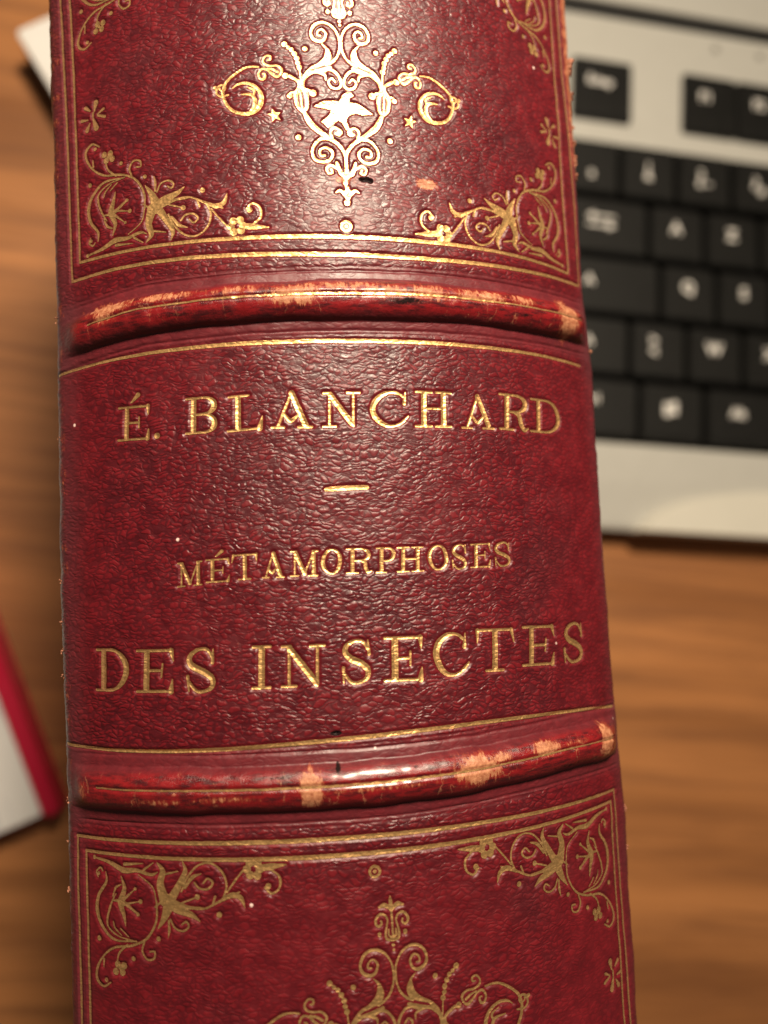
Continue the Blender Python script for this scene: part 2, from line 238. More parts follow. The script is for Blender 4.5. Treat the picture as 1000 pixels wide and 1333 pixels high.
DATA = r'''{"S":[["s",[[-0.05,10.82],[-0.05,10.49],[-0.03,10.16],[-0.03,9.59]],[0.08,0.36,0.44,0.25],0],["s",[[-0.01,9.55],[0.25,9.92],[0.61,10.1],[1.02,9.99]],[0.18,0.42,0.52,0.3],1],["s",[[-0.01,9.59],[0.03,8.77],[0.04,7.95],[0.06,7.42]],[0.25,0.2,0.2,0.3],0],["s",[[0.05,7.21],[0.48,7.32],[0.59,7.8],[0.44,8.47],[0.37,8.89],[0.57,9.27],[0.97,9.4],[1.34,9.09],[1.39,8.63],[1.13,8.42],[0.88,8.62],[0.94,8.86]],[0.3,0.3,0.25,0.2,0.2,0.25,0.3,0.28,0.28,0.25,0.2],1],["s",[[0.06,7.44],[0.32,7.63],[0.31,8.12]],[0.25,0.22,0.15],1],["d",[[1.11,7.81]],[0.2],1],["d",[[1.11,7.69]],[0.18],1],["d",[[0.02,6.81]],[0.18],0],["d",[[0.04,6.39]],[0.15],0],["s",[[1.48,2.11],[1.01,2.35],[0.48,2.87],[0.17,3.63],[0.08,4.45],[0.22,5.33],[0.65,6.08],[1.29,6.52],[1.99,6.56],[2.59,6.17],[2.89,5.43],[2.67,4.81],[2.05,4.54],[1.59,4.79],[1.42,5.4],[1.78,5.82],[2.16,5.62],[2.25,5.2],[1.96,5.14]],[0.3,0.3,0.25,0.22,0.25,0.22,0.25,0.3,0.36,0.32,0.3,0.36,0.4,0.3,0.26,0.24,0.22,0.2,0.2],1],["s",[[1.85,4.3],[1.4,3.82],[1.18,3.09],[1.41,2.49],[2.18,2.08],[2.95,1.74],[3.63,0.99],[3.93,0.04]],[0.1,0.3,0.5,0.6,0.45,0.35,0.36,0.36],1],["s",[[1.44,3.7],[1.52,2.95],[1.84,2.42],[2.52,1.95]],[0.15,0.35,0.45,0.3],1],["s",[[1.62,1.62],[0.88,1.52],[0.32,0.88],[0.13,0.1],[0.48,-0.33],[1.1,-0.2],[1.37,0.33],[1.02,0.69],[0.69,0.32]],[0.3,0.32,0.3,0.26,0.28,0.28,0.24,0.22,0.2],1],["s",[[1.63,0.52],[1.74,1.05],[2.73,1.35],[3.52,0.89],[4.05,0.11],[4.27,-0.58]],[0.12,0.3,0.4,0.4,0.35,0.4],1],["s",[[1.14,1.83],[1.86,1.51],[2.73,1.35]],[0.4,0.6,0.4],1],["d",[[3.55,3.75]],[0.26],1],["d",[[5.53,4.23]],[0.3],1],["d",[[5.17,3.89]],[0.22],1],["d",[[4.86,3.65]],[0.25],1],["d",[[4.59,3.22]],[0.27],1],["d",[[4.37,2.75]],[0.27],1],["d",[[4.31,2.28]],[0.25],1],["d",[[4.17,1.82]],[0.28],1],["s",[[5.53,4.23],[5.05,3.82],[4.59,3.22],[4.32,2.45],[4.17,1.82],[4.07,0.83],[3.9,-0.1]],[0.15,0.15,0.15,0.15,0.15,0.2,0.3],1],["s",[[3.92,-0.1],[4.44,0.46],[5.16,0.91]],[0.25,0.36,0.36],1],["d",[[5.56,0.96]],[0.32],1],["s",[[6.03,1.11],[5.89,1.58],[6.34,2.0],[7.06,2.03],[7.58,2.26],[7.69,2.68],[7.34,3.09],[6.95,2.99],[6.98,2.67],[7.23,2.65]],[0.25,0.26,0.26,0.26,0.28,0.22,0.24,0.24,0.22,0.2],1],["s",[[6.08,1.06],[6.37,0.89],[6.91,1.24],[7.35,1.67],[7.88,1.75],[8.18,1.24],[8.0,0.72],[7.65,0.77],[7.55,1.2],[7.79,1.25]],[0.2,0.36,0.3,0.28,0.26,0.26,0.28,0.3,0.22,0.18],1],["s",[[6.25,1.33],[6.67,1.6],[7.25,1.79]],[0.3,0.3,0.2],1],["s",[[8.18,2.0],[8.93,2.07],[9.68,1.91],[10.69,1.28],[11.5,0.52],[11.79,-0.49],[11.5,-1.54],[10.88,-2.32],[9.87,-2.73],[8.78,-2.62],[8.14,-1.94],[8.0,-1.05],[8.41,-0.17],[9.31,0.36],[10.21,0.33],[10.82,-0.04]],[0.2,0.24,0.28,0.3,0.34,0.36,0.36,0.36,0.42,0.5,0.6,0.5,0.4,0.36,0.3,0.12],1],["s",[[9.18,-2.71],[8.71,-2.04],[8.65,-1.33],[9.03,-0.81],[10.0,-0.7]],[0.4,0.5,0.45,0.35,0.15],1],["s",[[8.75,-0.92],[8.67,-0.41],[9.35,-0.03]],[0.25,0.3,0.12],1],["s",[[11.26,-0.67],[11.98,-0.76],[12.41,-0.42],[12.32,0.17],[11.87,0.42],[11.53,0.17],[11.7,-0.25],[12.09,-0.06]],[0.24,0.26,0.26,0.26,0.26,0.24,0.22,0.2],1],["s",[[12.12,0.12],[12.53,0.2]],[0.3,0.5],1],["d",[[4.55,-5.37]],[0.3],1],["p",[[7.01,-2.35],[7.03,-2.85],[7.52,-2.92],[7.04,-3.2],[7.02,-3.7],[6.69,-3.37],[6.2,-3.6],[6.48,-3.13],[6.2,-2.77],[6.69,-2.81]],[0],1],["s",[[4.19,-0.2],[3.73,-0.57],[3.55,-1.62],[3.63,-2.38],[4.0,-2.73]],[0.4,0.5,0.4,0.36,0.4],1],["s",[[4.25,-0.25],[4.6,-0.86],[4.6,-1.64],[4.44,-2.3],[3.99,-2.76]],[0.4,0.5,0.4,0.36,0.4],1],["s",[[4.18,-0.52],[4.04,-2.6]],[0.16,0.2],1],["s",[[3.92,-0.61],[3.48,-0.51],[2.96,-0.84]],[0.3,0.3,0.3],1],["d",[[2.94,-0.84]],[0.36],1],["s",[[4.41,-0.88],[5.0,-0.75],[5.26,-1.07]],[0.25,0.22,0.3],1],["d",[[5.23,-1.11]],[0.28],1],["s",[[4.25,0.23],[4.24,-0.68]],[0.3,0.4],1],["s",[[3.83,-2.93],[3.54,-3.58],[3.0,-4.33],[1.9,-5.22],[0.75,-6.05],[0.12,-6.99],[-0.01,-8.0],[-0.07,-9.26]],[0.4,0.62,0.68,0.5,0.4,0.32,0.3,0.26],1],["s",[[1.26,-5.6],[2.38,-5.56],[3.11,-6.3],[3.27,-7.05],[2.91,-7.71],[2.13,-7.91],[1.47,-7.57],[1.3,-6.93],[1.84,-6.45],[2.47,-6.66],[2.48,-7.23],[2.07,-7.26]],[0.3,0.3,0.3,0.3,0.36,0.36,0.3,0.3,0.28,0.26,0.26,0.3],1],["s",[[1.27,-5.41],[1.38,-4.77],[0.98,-4.39],[0.43,-4.7],[0.55,-5.13],[0.88,-4.99]],[0.26,0.3,0.3,0.28,0.28,0.3],1],["d",[[0.5,-4.88]],[0.3],1],["s",[[-0.08,-9.32],[0.55,-9.01],[0.93,-7.96]],[0.5,0.5,0.3],1],["s",[[0.9,-8.59],[1.48,-8.24],[1.93,-8.53],[1.77,-9.04],[1.4,-8.96],[1.5,-8.68]],[0.26,0.28,0.28,0.28,0.26,0.2],1],["s",[[-0.02,-8.12],[-0.03,-8.88]],[0.36,0.3],0],["d",[[-0.05,-9.38]],[0.36],0],["s",[[-0.13,-9.63],[-0.13,-10.38],[-0.04,-11.01]],[0.2,0.24,0.2],0],["d",[[-0.16,-9.98]],[0.26],0],["s",[[-0.07,-10.44],[0.24,-11.06],[-0.06,-11.82]],[0.2,0.3,0.3],1],["s",[[-0.01,-11.69],[0.36,-11.09],[0.74,-10.8],[1.14,-10.99]],[0.3,0.42,0.36,0.1],1],["d",[[-0.09,-12.03]],[0.32],0],["p",[[-2.94,-2.21],[-2.08,-1.69],[-0.98,-1.61],[-0.38,-1.69],[-0.04,-0.97],[0.4,-0.69],[0.83,-0.72],[1.07,-0.99],[0.68,-1.22],[0.57,-1.7],[1.45,-1.77],[2.17,-2.22],[2.92,-2.74],[1.89,-2.91],[1.16,-2.75],[0.47,-3.04],[0.2,-3.57],[0.48,-4.5],[0.15,-4.61],[-0.18,-3.84],[-0.59,-3.54],[-1.03,-3.97],[-1.6,-4.4],[-2.23,-3.78],[-1.41,-3.06],[-1.21,-2.55],[-1.99,-2.38]],[0],0]],"K":[["s",[[8.02,4.1],[7.91,5.75],[6.92,7.31],[5.28,8.1],[3.3,8.46],[1.9,9.41],[1.1,10.64],[1.07,11.59],[1.83,12.12],[2.74,11.66]],[0.25,0.28,0.3,0.3,0.28,0.25,0.36,0.42,0.3,0.2]],["d",[[2.22,11.5]],[0.22]],["s",[[4.74,8.09],[3.82,8.88],[3.51,9.7]],[0.25,0.25,0.2]],["d",[[3.36,10.6]],[0.36]],["d",[[4.11,10.59]],[0.36]],["d",[[4.3,9.99]],[0.36]],["d",[[3.59,9.94]],[0.36]],["d",[[3.8,10.23]],[0.2]],["s",[[1.92,10.36],[1.98,9.65]],[0.2,0.3]],["s",[[6.58,7.7],[6.34,8.53],[6.85,9.21],[7.55,9.07],[7.64,8.48],[7.14,8.51]],[0.25,0.28,0.26,0.25,0.22,0.2]],["d",[[5.36,9.27]],[0.24]],["d",[[8.07,7.32]],[0.24]],["d",[[1.46,7.84]],[0.26]],["d",[[5.97,5.27]],[0.2]],["d",[[6.29,4.11]],[0.24]],["d",[[5.74,3.02]],[0.18]],["d",[[14.14,4.99]],[0.28]],["d",[[12.11,3.46]],[0.28]],["d",[[1.52,1.93]],[0.2]],["s",[[5.75,7.7],[3.28,7.72],[1.83,6.67],[1.26,5.3],[1.49,3.92],[2.43,2.64],[2.41,1.73]],[0.2,0.3,0.45,0.55,0.45,0.4,0.15]],["s",[[5.39,7.67],[3.78,7.39],[2.61,6.7],[2.51,5.86],[2.94,4.59],[3.55,3.61]],[0.15,0.2,0.22,0.3,0.3,0.15]],["s",[[4.62,6.41],[4.4,5.44],[4.07,4.35],[4.53,3.09],[4.18,2.0]],[0.15,0.55,0.9,0.6,0.15]],["s",[[3.06,4.25],[4.32,4.29],[5.67,5.07],[6.16,5.33]],[0.15,0.5,0.3,0.12]],["s",[[4.08,4.56],[6.12,4.14]],[0.4,0.12]],["s",[[4.44,4.06],[5.74,3.02]],[0.4,0.12]],["s",[[3.18,3.9],[3.54,3.08],[4.15,2.74]],[0.2,0.35,0.2]],["s",[[4.15,7.31],[3.38,6.69],[3.19,6.14]],[0.15,0.24,0.15]],["s",[[4.89,7.35],[4.01,6.7]],[0.15,0.2]],["s",[[1.45,2.26],[1.25,1.77],[1.77,1.38],[2.04,1.66]],[0.2,0.22,0.22,0.18]],["s",[[1.0,0.49],[2.84,0.8],[4.49,1.41],[5.93,1.35],[7.45,1.66],[8.17,1.41]],[0.2,0.45,0.75,0.5,0.36,0.12]],["d",[[1.05,0.48]],[0.22]],["s",[[4.59,0.87],[6.61,0.7]],[0.4,0.12]],["s",[[6.74,1.24],[7.76,0.57]],[0.3,0.12]],["s",[[8.02,4.1],[7.59,2.72],[6.06,1.7]],[0.2,0.16,0.14]],["s",[[9.08,7.16],[9.21,6.5],[9.19,5.67]],[0.1,0.36,0.3]],["s",[[8.09,6.39],[8.8,5.32],[9.32,4.09]],[0.15,0.9,1.5]],["s",[[12.28,5.6],[11.41,5.0],[10.1,4.58],[9.09,3.81]],[0.12,0.75,1.0,1.5]],["s",[[8.82,3.86],[8.42,2.37],[8.68,1.28],[8.1,0.55]],[1.4,0.95,0.75,0.15]],["s",[[9.53,3.74],[10.36,2.37],[10.97,1.24],[10.73,0.35]],[1.1,0.8,0.6,0.12]],["s",[[9.98,4.19],[11.29,4.4],[12.66,4.41]],[1.0,0.4,0.2]],["s",[[7.83,4.51],[8.75,3.81]],[0.2,0.3]],["s",[[8.91,1.56],[10.22,1.25]],[0.3,0.15]],["s",[[9.36,5.5],[9.78,6.26],[10.6,6.5],[11.17,6.08],[10.94,5.66],[10.51,5.93]],[0.22,0.24,0.24,0.24,0.22,0.2]],["s",[[11.29,4.44],[12.77,4.46],[14.2,3.81],[15.41,3.26],[16.23,3.55],[16.57,4.42]],[0.25,0.25,0.3,0.7,0.6,0.1]],["s",[[14.71,3.58],[16.11,2.99]],[0.4,0.2]],["s",[[10.55,3.02],[11.2,1.73],[12.23,0.7],[13.47,0.49],[14.53,1.27],[14.92,2.49],[14.51,3.67]],[0.24,0.25,0.25,0.26,0.26,0.26,0.24]],["s",[[10.91,2.7],[11.63,1.77],[12.51,1.43]],[0.3,0.5,0.12]],["s",[[11.86,2.21],[12.29,2.69],[13.13,2.74],[13.62,2.23],[13.15,1.84],[12.7,2.24]],[0.22,0.26,0.26,0.26,0.24,0.2]],["s",[[10.63,3.98],[12.0,3.51]],[0.2,0.2]],["s",[[14.96,3.0],[15.77,1.96],[16.64,0.97]],[0.22,0.24,0.22]],["s",[[13.55,4.09],[13.82,3.4]],[0.2,0.3]],["d",[[17.13,1.56]],[0.42]],["d",[[17.77,1.61]],[0.42]],["d",[[16.85,1.04]],[0.42]],["d",[[17.13,0.48]],[0.42]],["d",[[17.83,0.55]],[0.42]],["d",[[18.04,1.02]],[0.42]],["s",[[18.04,0.98],[19.12,0.86],[20.54,0.72]],[0.75,0.8,0.1]],["s",[[19.04,1.11],[19.79,1.78],[19.75,2.74],[19.05,3.2],[18.5,2.68]],[0.25,0.3,0.28,0.26,0.3]],["d",[[18.75,2.56]],[0.3]]],"F":[["s",[[0.21,0.3],[0.42,1.16]],[0.15,0.5]],["s",[[-0.35,0.46],[-0.91,0.89]],[0.12,0.36]],["s",[[0.59,-0.14],[1.38,0.24]],[0.12,0.25]],["s",[[0.67,-0.29],[1.52,-0.61]],[0.2,0.26]],["s",[[0.03,-0.44],[0.4,-1.53]],[0.15,0.55]],["s",[[-0.62,-0.46],[-1.44,-0.35]],[0.12,0.3]],["s",[[-0.38,-0.85],[-0.81,-1.53]],[0.12,0.42]],["s",[[0.04,0.15],[0.03,-0.31]],[0.2,0.2]]],"LN":{"T1":[[-32.17,18.49],[-27.13,18.84],[-22.09,19.01],[-17.05,19.06],[-12.01,19.04],[-6.97,18.99],[-1.93,18.95],[3.11,18.91],[8.15,18.9],[13.19,18.89],[18.23,18.87],[23.27,18.81],[28.3,18.65]],"T2":[[-31.92,-18.44],[-26.77,-18.75],[-21.61,-18.86],[-16.46,-18.81],[-11.3,-18.68],[-6.15,-18.5],[-0.99,-18.33],[4.16,-18.19],[9.32,-18.12],[14.47,-18.15],[19.63,-18.28],[24.78,-18.54],[29.94,-18.92]],"F1o":[[-29.44,27.86],[-24.57,28.07],[-19.71,28.06],[-14.84,27.93],[-9.98,27.74],[-5.12,27.57],[-0.25,27.46],[4.61,27.43],[9.48,27.49],[14.34,27.62],[19.21,27.79],[24.07,27.96],[28.94,28.05]],"F1i":[[-28.33,29.62],[-23.7,29.68],[-19.08,29.64],[-14.45,29.54],[-9.83,29.42],[-5.2,29.32],[-0.58,29.25],[4.05,29.22],[8.67,29.22],[13.3,29.23],[17.92,29.23],[22.55,29.17],[27.18,29.02]],"F2o":[[-30.19,-27.05],[-25.28,-27.08],[-20.37,-27.09],[-15.46,-27.09],[-10.54,-27.1],[-5.63,-27.13],[-0.72,-27.17],[4.19,-27.24],[9.1,-27.32],[14.01,-27.41],[18.92,-27.48],[23.83,-27.53],[28.74,-27.54]],"F2i":[[-29.0,-28.32],[-24.25,-28.42],[-19.51,-28.49],[-14.77,-28.53],[-10.02,-28.57],[-5.28,-28.61],[-0.53,-28.66],[4.21,-28.7],[8.96,-28.74],[13.7,-28.76],[18.44,-28.76],[23.19,-28.7],[27.93,-28.58]]},"let":[["É",-24.06,10.7,-20.55,10.56,0.13,3.42],[".",-20.01,10.58,-19.27,10.58,0.02,0.63],["B",-16.66,10.64,-13.57,10.62,0.13,3.58],["L",-12.53,10.55,-9.22,10.66,0.14,3.5],["A",-8.2,10.64,-4.41,10.54,0.15,3.64],["N",-3.41,10.53,0.03,10.52,0.16,3.48],["C",1.11,10.47,4.82,10.46,0.17,3.55],["H",5.61,10.46,9.33,10.44,0.19,3.62],["A",10.6,10.39,14.28,10.41,0.22,3.57],["R",14.95,10.48,18.78,10.4,0.27,3.83],["D",19.11,10.46,23.72,10.46,0.27,3.64],["M",-17.96,-3.8,-15.57,-3.7,0.09,2.33],["É",-15.03,-3.52,-12.81,-3.49,0.08,2.21],["T",-12.59,-3.43,-10.19,-3.41,0.1,2.42],["A",-9.69,-3.37,-7.69,-3.4,0.1,2.45],["M",-7.05,-3.36,-4.56,-3.42,0.11,2.45],["O",-4.2,-3.26,-2.34,-3.32,0.11,2.37],["R",-1.84,-3.34,0.54,-3.38,0.11,2.4],["P",0.91,-3.4,2.75,-3.45,0.13,2.43],["H",2.98,-3.43,5.56,-3.47,0.13,2.43],["O",6.04,-3.38,8.1,-3.43,0.14,2.44],["S",8.42,-3.41,10.16,-3.44,0.16,2.47],["E",10.59,-3.35,12.77,-3.32,0.16,2.38],["S",13.13,-3.33,15.27,-3.33,0.18,2.47],["D",-27.23,-13.31,-23.58,-13.39,0.16,4.11],["E",-22.56,-13.47,-18.73,-13.52,0.16,4.06],["S",-17.57,-13.55,-14.42,-13.64,0.16,4.15],["I",-11.08,-13.49,-9.37,-13.5,0.16,4.0],["N",-8.24,-13.48,-4.31,-13.56,0.17,3.9],["S",-2.96,-13.44,0.07,-13.54,0.19,4.08],["E",1.11,-13.51,4.81,-13.65,0.21,4.18],["C",6.01,-13.46,9.6,-13.58,0.24,4.16],["T",10.48,-13.4,14.81,-13.57,0.26,4.17],["E",15.98,-13.31,20.22,-13.48,0.3,4.0],["S",21.43,-13.51,24.86,-13.61,0.41,4.13]],"n":[11,24],"dash":[[-3.41,4.65],[-1.6,4.73],[0.44,4.74]]}'''

# ------------------------------------------------------------------ desk
dk = tag(bm_obj('desk', prism(rrect(-700, 900, -450, 500, 12), -26, 0, 2.5), WOOD), 'brown wooden desk top with streaky grain lying under everything', 'desk')

# ------------------------------------------------------------------ the old book
BT = json.loads(DATA)
R0 = 45.786; R2 = 2.6
EV = np.array([-120, -50, -44.6, -30, -24, -18, -5.8, 9.7, 18, 23.3, 28, 42.3, 48.5, 59.8, 120.])
EL = np.array([30.2, 30.2, 30.3, 30.3, 30.35, 30.6, 30.9, 30.9, 30.85, 30.8, 30.75, 30.75, 31.1, 31.2, 31.])
ER = np.array([29.2, 29.1, 29.5, 30.0, 29.8, 29.6, 29.3, 29.7, 30.2, 29.8, 29.1, 29.6, 29.8, 30.3, 30.])
def vnoise(x, y, seed):
    """smooth value noise on arrays"""
    r = np.random.default_rng(seed).random((256, 256)).astype(np.float32)
    xi = np.floor(x).astype(int); yi = np.floor(y).astype(int); fx = x - xi; fy = y - yi
    fx = fx * fx * (3 - 2 * fx); fy = fy * fy * (3 - 2 * fy); a = xi & 255; b = yi & 255; a1 = (a + 1) & 255; b1 = (b + 1) & 255
    return (r[a, b] * (1 - fx) + r[a1, b] * fx) * (1 - fy) + (r[a, b1] * (1 - fx) + r[a1, b1] * fx) * fy - .5
def sstep(a, b, x):
    t = np.clip((x - a) / (b - a), 0, 1); return t * t * (3 - 2 * t)
def section(u, v):
    """point and outward normal of the bare spine curve at arc position u"""
    E = np.where(u < 0, np.interp(v, EV, EL), np.interp(v, EV, ER)) + .18 * vnoise(v * .9 + 40, np.sign(u) * 3 + 9.3, 5) + .10 * vnoise(v * 3.1 + 10, np.sign(u) * 3 + 2.7, 6)
    s = np.abs(u); sg = np.sign(u); tE = E / R0
    th = np.where(s < E, s / R0, np.minimum(tE + (s - E) / R2, np.pi / 2))
    arc_end = E + R2 * (np.pi / 2 - tE)
    x = np.where(s < E, R0 * np.sin(s / R0), R0 * np.sin(tE) + R2 * (np.sin(th) - np.sin(tE)))
    z = np.where(s < E, R0 * np.cos(s / R0), R0 * np.cos(tE) + R2 * (np.cos(th) - np.cos(tE))) - R0
    z = z - np.where(s > arc_end, s - arc_end, 0)
    return sg * x, z, sg * np.sin(th), np.cos(th)
BANDS = [(22.9, 1.95, 1.40), (-22.4, 2.05, 1.40), (70.5, 2.0, 1.4), (-68.5, 2.0, 1.4)]
def band_v(i, u):
    if i == 0: return np.interp(u, [-31, -27, -21, 0, 31], [21.9, 22.2, 22.8, 22.9, 23.1])
    if i == 1: return np.interp(u, [-31, 0, 10, 20, 31], [-22.3, -22.45, -22.3, -21.9, -21.9])
    return np.full_like(u, BANDS[i][0])
def band_height(u, v):
    h = np.zeros_like(u); c = np.zeros_like(u)
    for i, (v0, wd, H) in enumerate(BANDS):
        t = np.abs(v - band_v(i, u)) / (wd * (1 + .10 * vnoise(u * .35 + 7, v * 0 + i, 21)))
        end = sstep(-31.6, -27.6, u) * (.75 + .25 * sstep(-29, -23, u)) * (.25 * sstep(30.2, 29.0, u) + .75 * sstep(30.2, 26.4, u))
        Hn = H * end * (1 + .14 * vnoise(u * .3 + 5, v * 0 + 2.5 * i, 22) + .06 * vnoise(u * 1.4 + 5, v * 0 + 2.5 * i, 23))
        p = np.clip(1 - np.clip(t, 0, 1) ** 2.3, 0, 1) ** .72
        h += Hn * (.92 * p + .08 * np.exp(-(np.clip(t - 1, 0, 9) / .35) ** 2))
        c += end * sstep(-30, -26, u) * np.clip(1.25 - t, 0, 1)
        # scored creases either side of the band
        for off in (1.52, 1.72):
            for s in (-1, 1):
                d = v - (band_v(i, u) + s * wd * off + .1 * vnoise(u * .5, v * 0 + off * 7, 24))
                h -= (.15 if off < 1.6 else .08) * np.exp(-(d / .13) ** 2) * sstep(30.5, 28, np.abs(u))
    return h, np.clip(c, 0, 1)
def wave(u, v):
    return .16 * vnoise(u * .16 + 60, v * .13 + 60, 1) + .07 * vnoise(u * .5 + 60, v * .6 + 60, 2) + .03 * vnoise(u * 1.3 + 90, v * 1.9 + 90, 3)

# --- tooling field: how far inside the pressed gold a point lies (mm)
G = .06; U0, V0 = -33.0, -66.0; NU, NV = int(66 / G) + 1, int(134 / G) + 1
FIELD = np.full((NV, NU), -9., np.float32); GROOVE = np.zeros((NV, NU), np.float32)
class Tool:
    def __init__(s): s.seg = []; s.poly = []
    def curve(s, pts, wd, closed=False):
        P = np.array(pts, float); n = len(P)
        W = np.interp(np.linspace(0, 1, n), np.linspace(0, 1, len(wd)), wd)
        if n == 1: s.seg.append((P[0], P[0], W[0] , W[0])); return
        if n > 2:
            Q = np.vstack([2 * P[0] - P[1], P, 2 * P[-1] - P[-2]]); o = []; ow = []
            for i in range(n - 1):
                a, b, c, d = Q[i:i + 4]; k = max(2, int(np.linalg.norm(c - b) / .13))
                for j in range(k):
                    t = j / k
                    o.append(.5 * (2 * b + (c - a) * t + (2 * a - 5 * b + 4 * c - d) * t * t + (3 * b - 3 * c + d - a) * t ** 3)); ow.append(W[i] * (1 - t) + W[i + 1] * t)
            o.append(P[-1]); ow.append(W[-1]); P = np.array(o); W = np.array(ow)
        for i in range(len(P) - 1): s.seg.append((P[i], P[i + 1], W[i] / 2, W[i + 1] / 2))
    def dot(s, p, r): s.seg.append((np.array(p, float), np.array(p, float), r, r))
    def raster(s):
        allp = [q for a, b, r, t in s.seg for q in (a, b)] + [q for pl in s.poly for q in pl]
        allp = np.array(allp); lo = allp.min(0) - 1.1; hi = allp.max(0) + 1.1
        i0 = max(0, int((lo[0] - U0) / G)); i1 = min(NU, int((hi[0] - U0) / G) + 2); j0 = max(0, int((lo[1] - V0) / G)); j1 = min(NV, int((hi[1] - V0) / G) + 2)
        if i1 - i0 < 3 or j1 - j0 < 3: return None
        f = np.full((j1 - j0, i1 - i0), -9., np.float32)
        us = (U0 + G * np.arange(i0, i1)).astype(np.float32); vs = (V0 + G * np.arange(j0, j1)).astype(np.float32)
        for a, b, r0, r1 in s.seg:
            m = max(r0, r1) + .34
            x0 = max(0, int((min(a[0], b[0]) - m - us[0]) / G)); x1 = int((max(a[0], b[0]) + m - us[0]) / G) + 2
            y0 = max(0, int((min(a[1], b[1]) - m - vs[0]) / G)); y1 = int((max(a[1], b[1]) + m - vs[0]) / G) + 2
            X = us[x0:x1][None, :]; Y = vs[y0:y1][:, None]
            if X.size == 0 or Y.size == 0: continue
            d = b - a; L2 = d @ d
            t = np.clip(((X - a[0]) * d[0] + (Y - a[1]) * d[1]) / L2, 0, 1) if L2 > 1e-9 else np.zeros((Y.shape[0], X.shape[1]), np.float32)
            dd = r0 + t * (r1 - r0) - np.sqrt((X - a[0] - t * d[0]) ** 2 + (Y - a[1] - t * d[1]) ** 2)
            np.maximum(f[y0:y1, x0:x1], dd, out=f[y0:y1, x0:x1])
        for pl in s.poly:
            P = np.array(pl, float); X = us[None, :] + 0 * vs[:, None]; Y = vs[:, None] + 0 * us[None, :]
            ins = np.zeros(X.shape, bool); dm = np.full(X.shape, 99., np.float32)
            for a, b in zip(P, np.roll(P, -1, 0)):
                d = b - a; t = np.clip(((X - a[0]) * d[0] + (Y - a[1]) * d[1]) / (d @ d + 1e-12), 0, 1)
                dm = np.minimum(dm, np.hypot(X - a[0] - t * d[0], Y - a[1] - t * d[1]))
                if abs(d[1]) > 1e-9: ins ^= ((a[1] > Y) != (b[1] > Y)) & (X < d[0] * (Y - a[1]) / d[1] + a[0])
            np.maximum(f, np.where(ins, dm, -dm), out=f)
        wob = .035 * vnoise(us[None, :] * 3 + 200 + 0 * vs[:, None], vs[:, None] * 3 + 300 + 0 * us[None, :], 31)
        f += np.where(f > -5, wob, 0)
        s.win = (i0, i1, j0, j1); s.f = f
        GROOVE[j0:j1, i0:i1] = np.maximum(GROOVE[j0:j1, i0:i1], s.vee * np.clip(f, 0, .3))
        FIELD[j0:j1, i0:i1] = np.maximum(FIELD[j0:j1, i0:i1], f)
        return f
DEPTH = .125; VEE = .40
CASES = {1: [(0, 4, 7)], 2: [(1, 5, 4)], 4: [(2, 6, 5)], 8: [(3, 7, 6)], 3: [(0, 1, 5, 7)], 6: [(1, 2, 6, 4)], 12: [(2, 3, 7, 5)], 9: [(3, 0, 4, 6)],
         5: [(0, 4, 5, 2, 6, 7)], 10: [(1, 5, 6, 3, 7, 4)], 7: [(0, 1, 2, 6, 7)], 14: [(1, 2, 3, 7, 4)], 13: [(2, 3, 0, 4, 5)], 11: [(3, 0, 1, 5, 6)], 15: [(0, 1, 2, 3)]}
def march(f, us, vs):
    H, Wd = f.shape; inside = f > 0
    code = inside[:-1, :-1] * 1 + inside[:-1, 1:] * 2 + inside[1:, 1:] * 4 + inside[1:, :-1] * 8
    idx = np.arange(H * Wd).reshape(H, Wd)
    nid = H * Wd; hid = nid + np.arange(H * (Wd - 1)).reshape(H, Wd - 1); vid = nid + H * (Wd - 1) + np.arange((H - 1) * Wd).reshape(H - 1, Wd)
    tris = []
    for c, polys in CASES.items():
        y, x = np.nonzero(code == c)
        if not len(y): continue
        ids = [idx[y, x], idx[y, x + 1], idx[y + 1, x + 1], idx[y + 1, x], hid[y, x], vid[y, x + 1], hid[y + 1, x], vid[y, x]]
        for pl in polys:
            for k in range(1, len(pl) - 1): tris.append(np.stack([ids[pl[0]], ids[pl[k]], ids[pl[k + 1]]], 1))
    if not tris: return None, None, None, None
    fv = f.ravel()
    T = np.concatenate(tris); used, T = np.unique(T, return_inverse=True); T = T.reshape(-1, 3)
    u = np.empty(len(used)); v = np.empty(len(used))
    a = used < nid; yy, xx = np.divmod(used[a], Wd); u[a] = us[xx]; v[a] = vs[yy]
    b = (used >= nid) & (used < nid + H * (Wd - 1)); yy, xx = np.divmod(used[b] - nid, Wd - 1)
    t = f[yy, xx] / (f[yy, xx] - f[yy, xx + 1] + 1e-12); u[b] = us[xx] + G * np.clip(t, 0, 1); v[b] = vs[yy]
    c = used >= nid + H * (Wd - 1); yy, xx = np.divmod(used[c] - nid - H * (Wd - 1), Wd)
    t = f[yy, xx] / (f[yy, xx] - f[yy + 1, xx] + 1e-12); u[c] = us[xx]; v[c] = vs[yy] + G * np.clip(t, 0, 1)
    g = np.zeros(len(used)); g[a] = fv[used[a]]
    return u, v, T, g
def lift(u, v, h):
    x, z, nx, nz = section(u, v)
    return np.stack([(x + nx * h) * MM, v * MM, (z + nz * h + SPINE_Z) * MM], 1)
GILT = []
def gild(name, tool, panel, depth=DEPTH, label=None):
    tool.vee = .26 if name == 'gilt_letter' else .10
    f = tool.raster()
    if f is None: return
    GILT.append((name, tool, panel, depth, label))
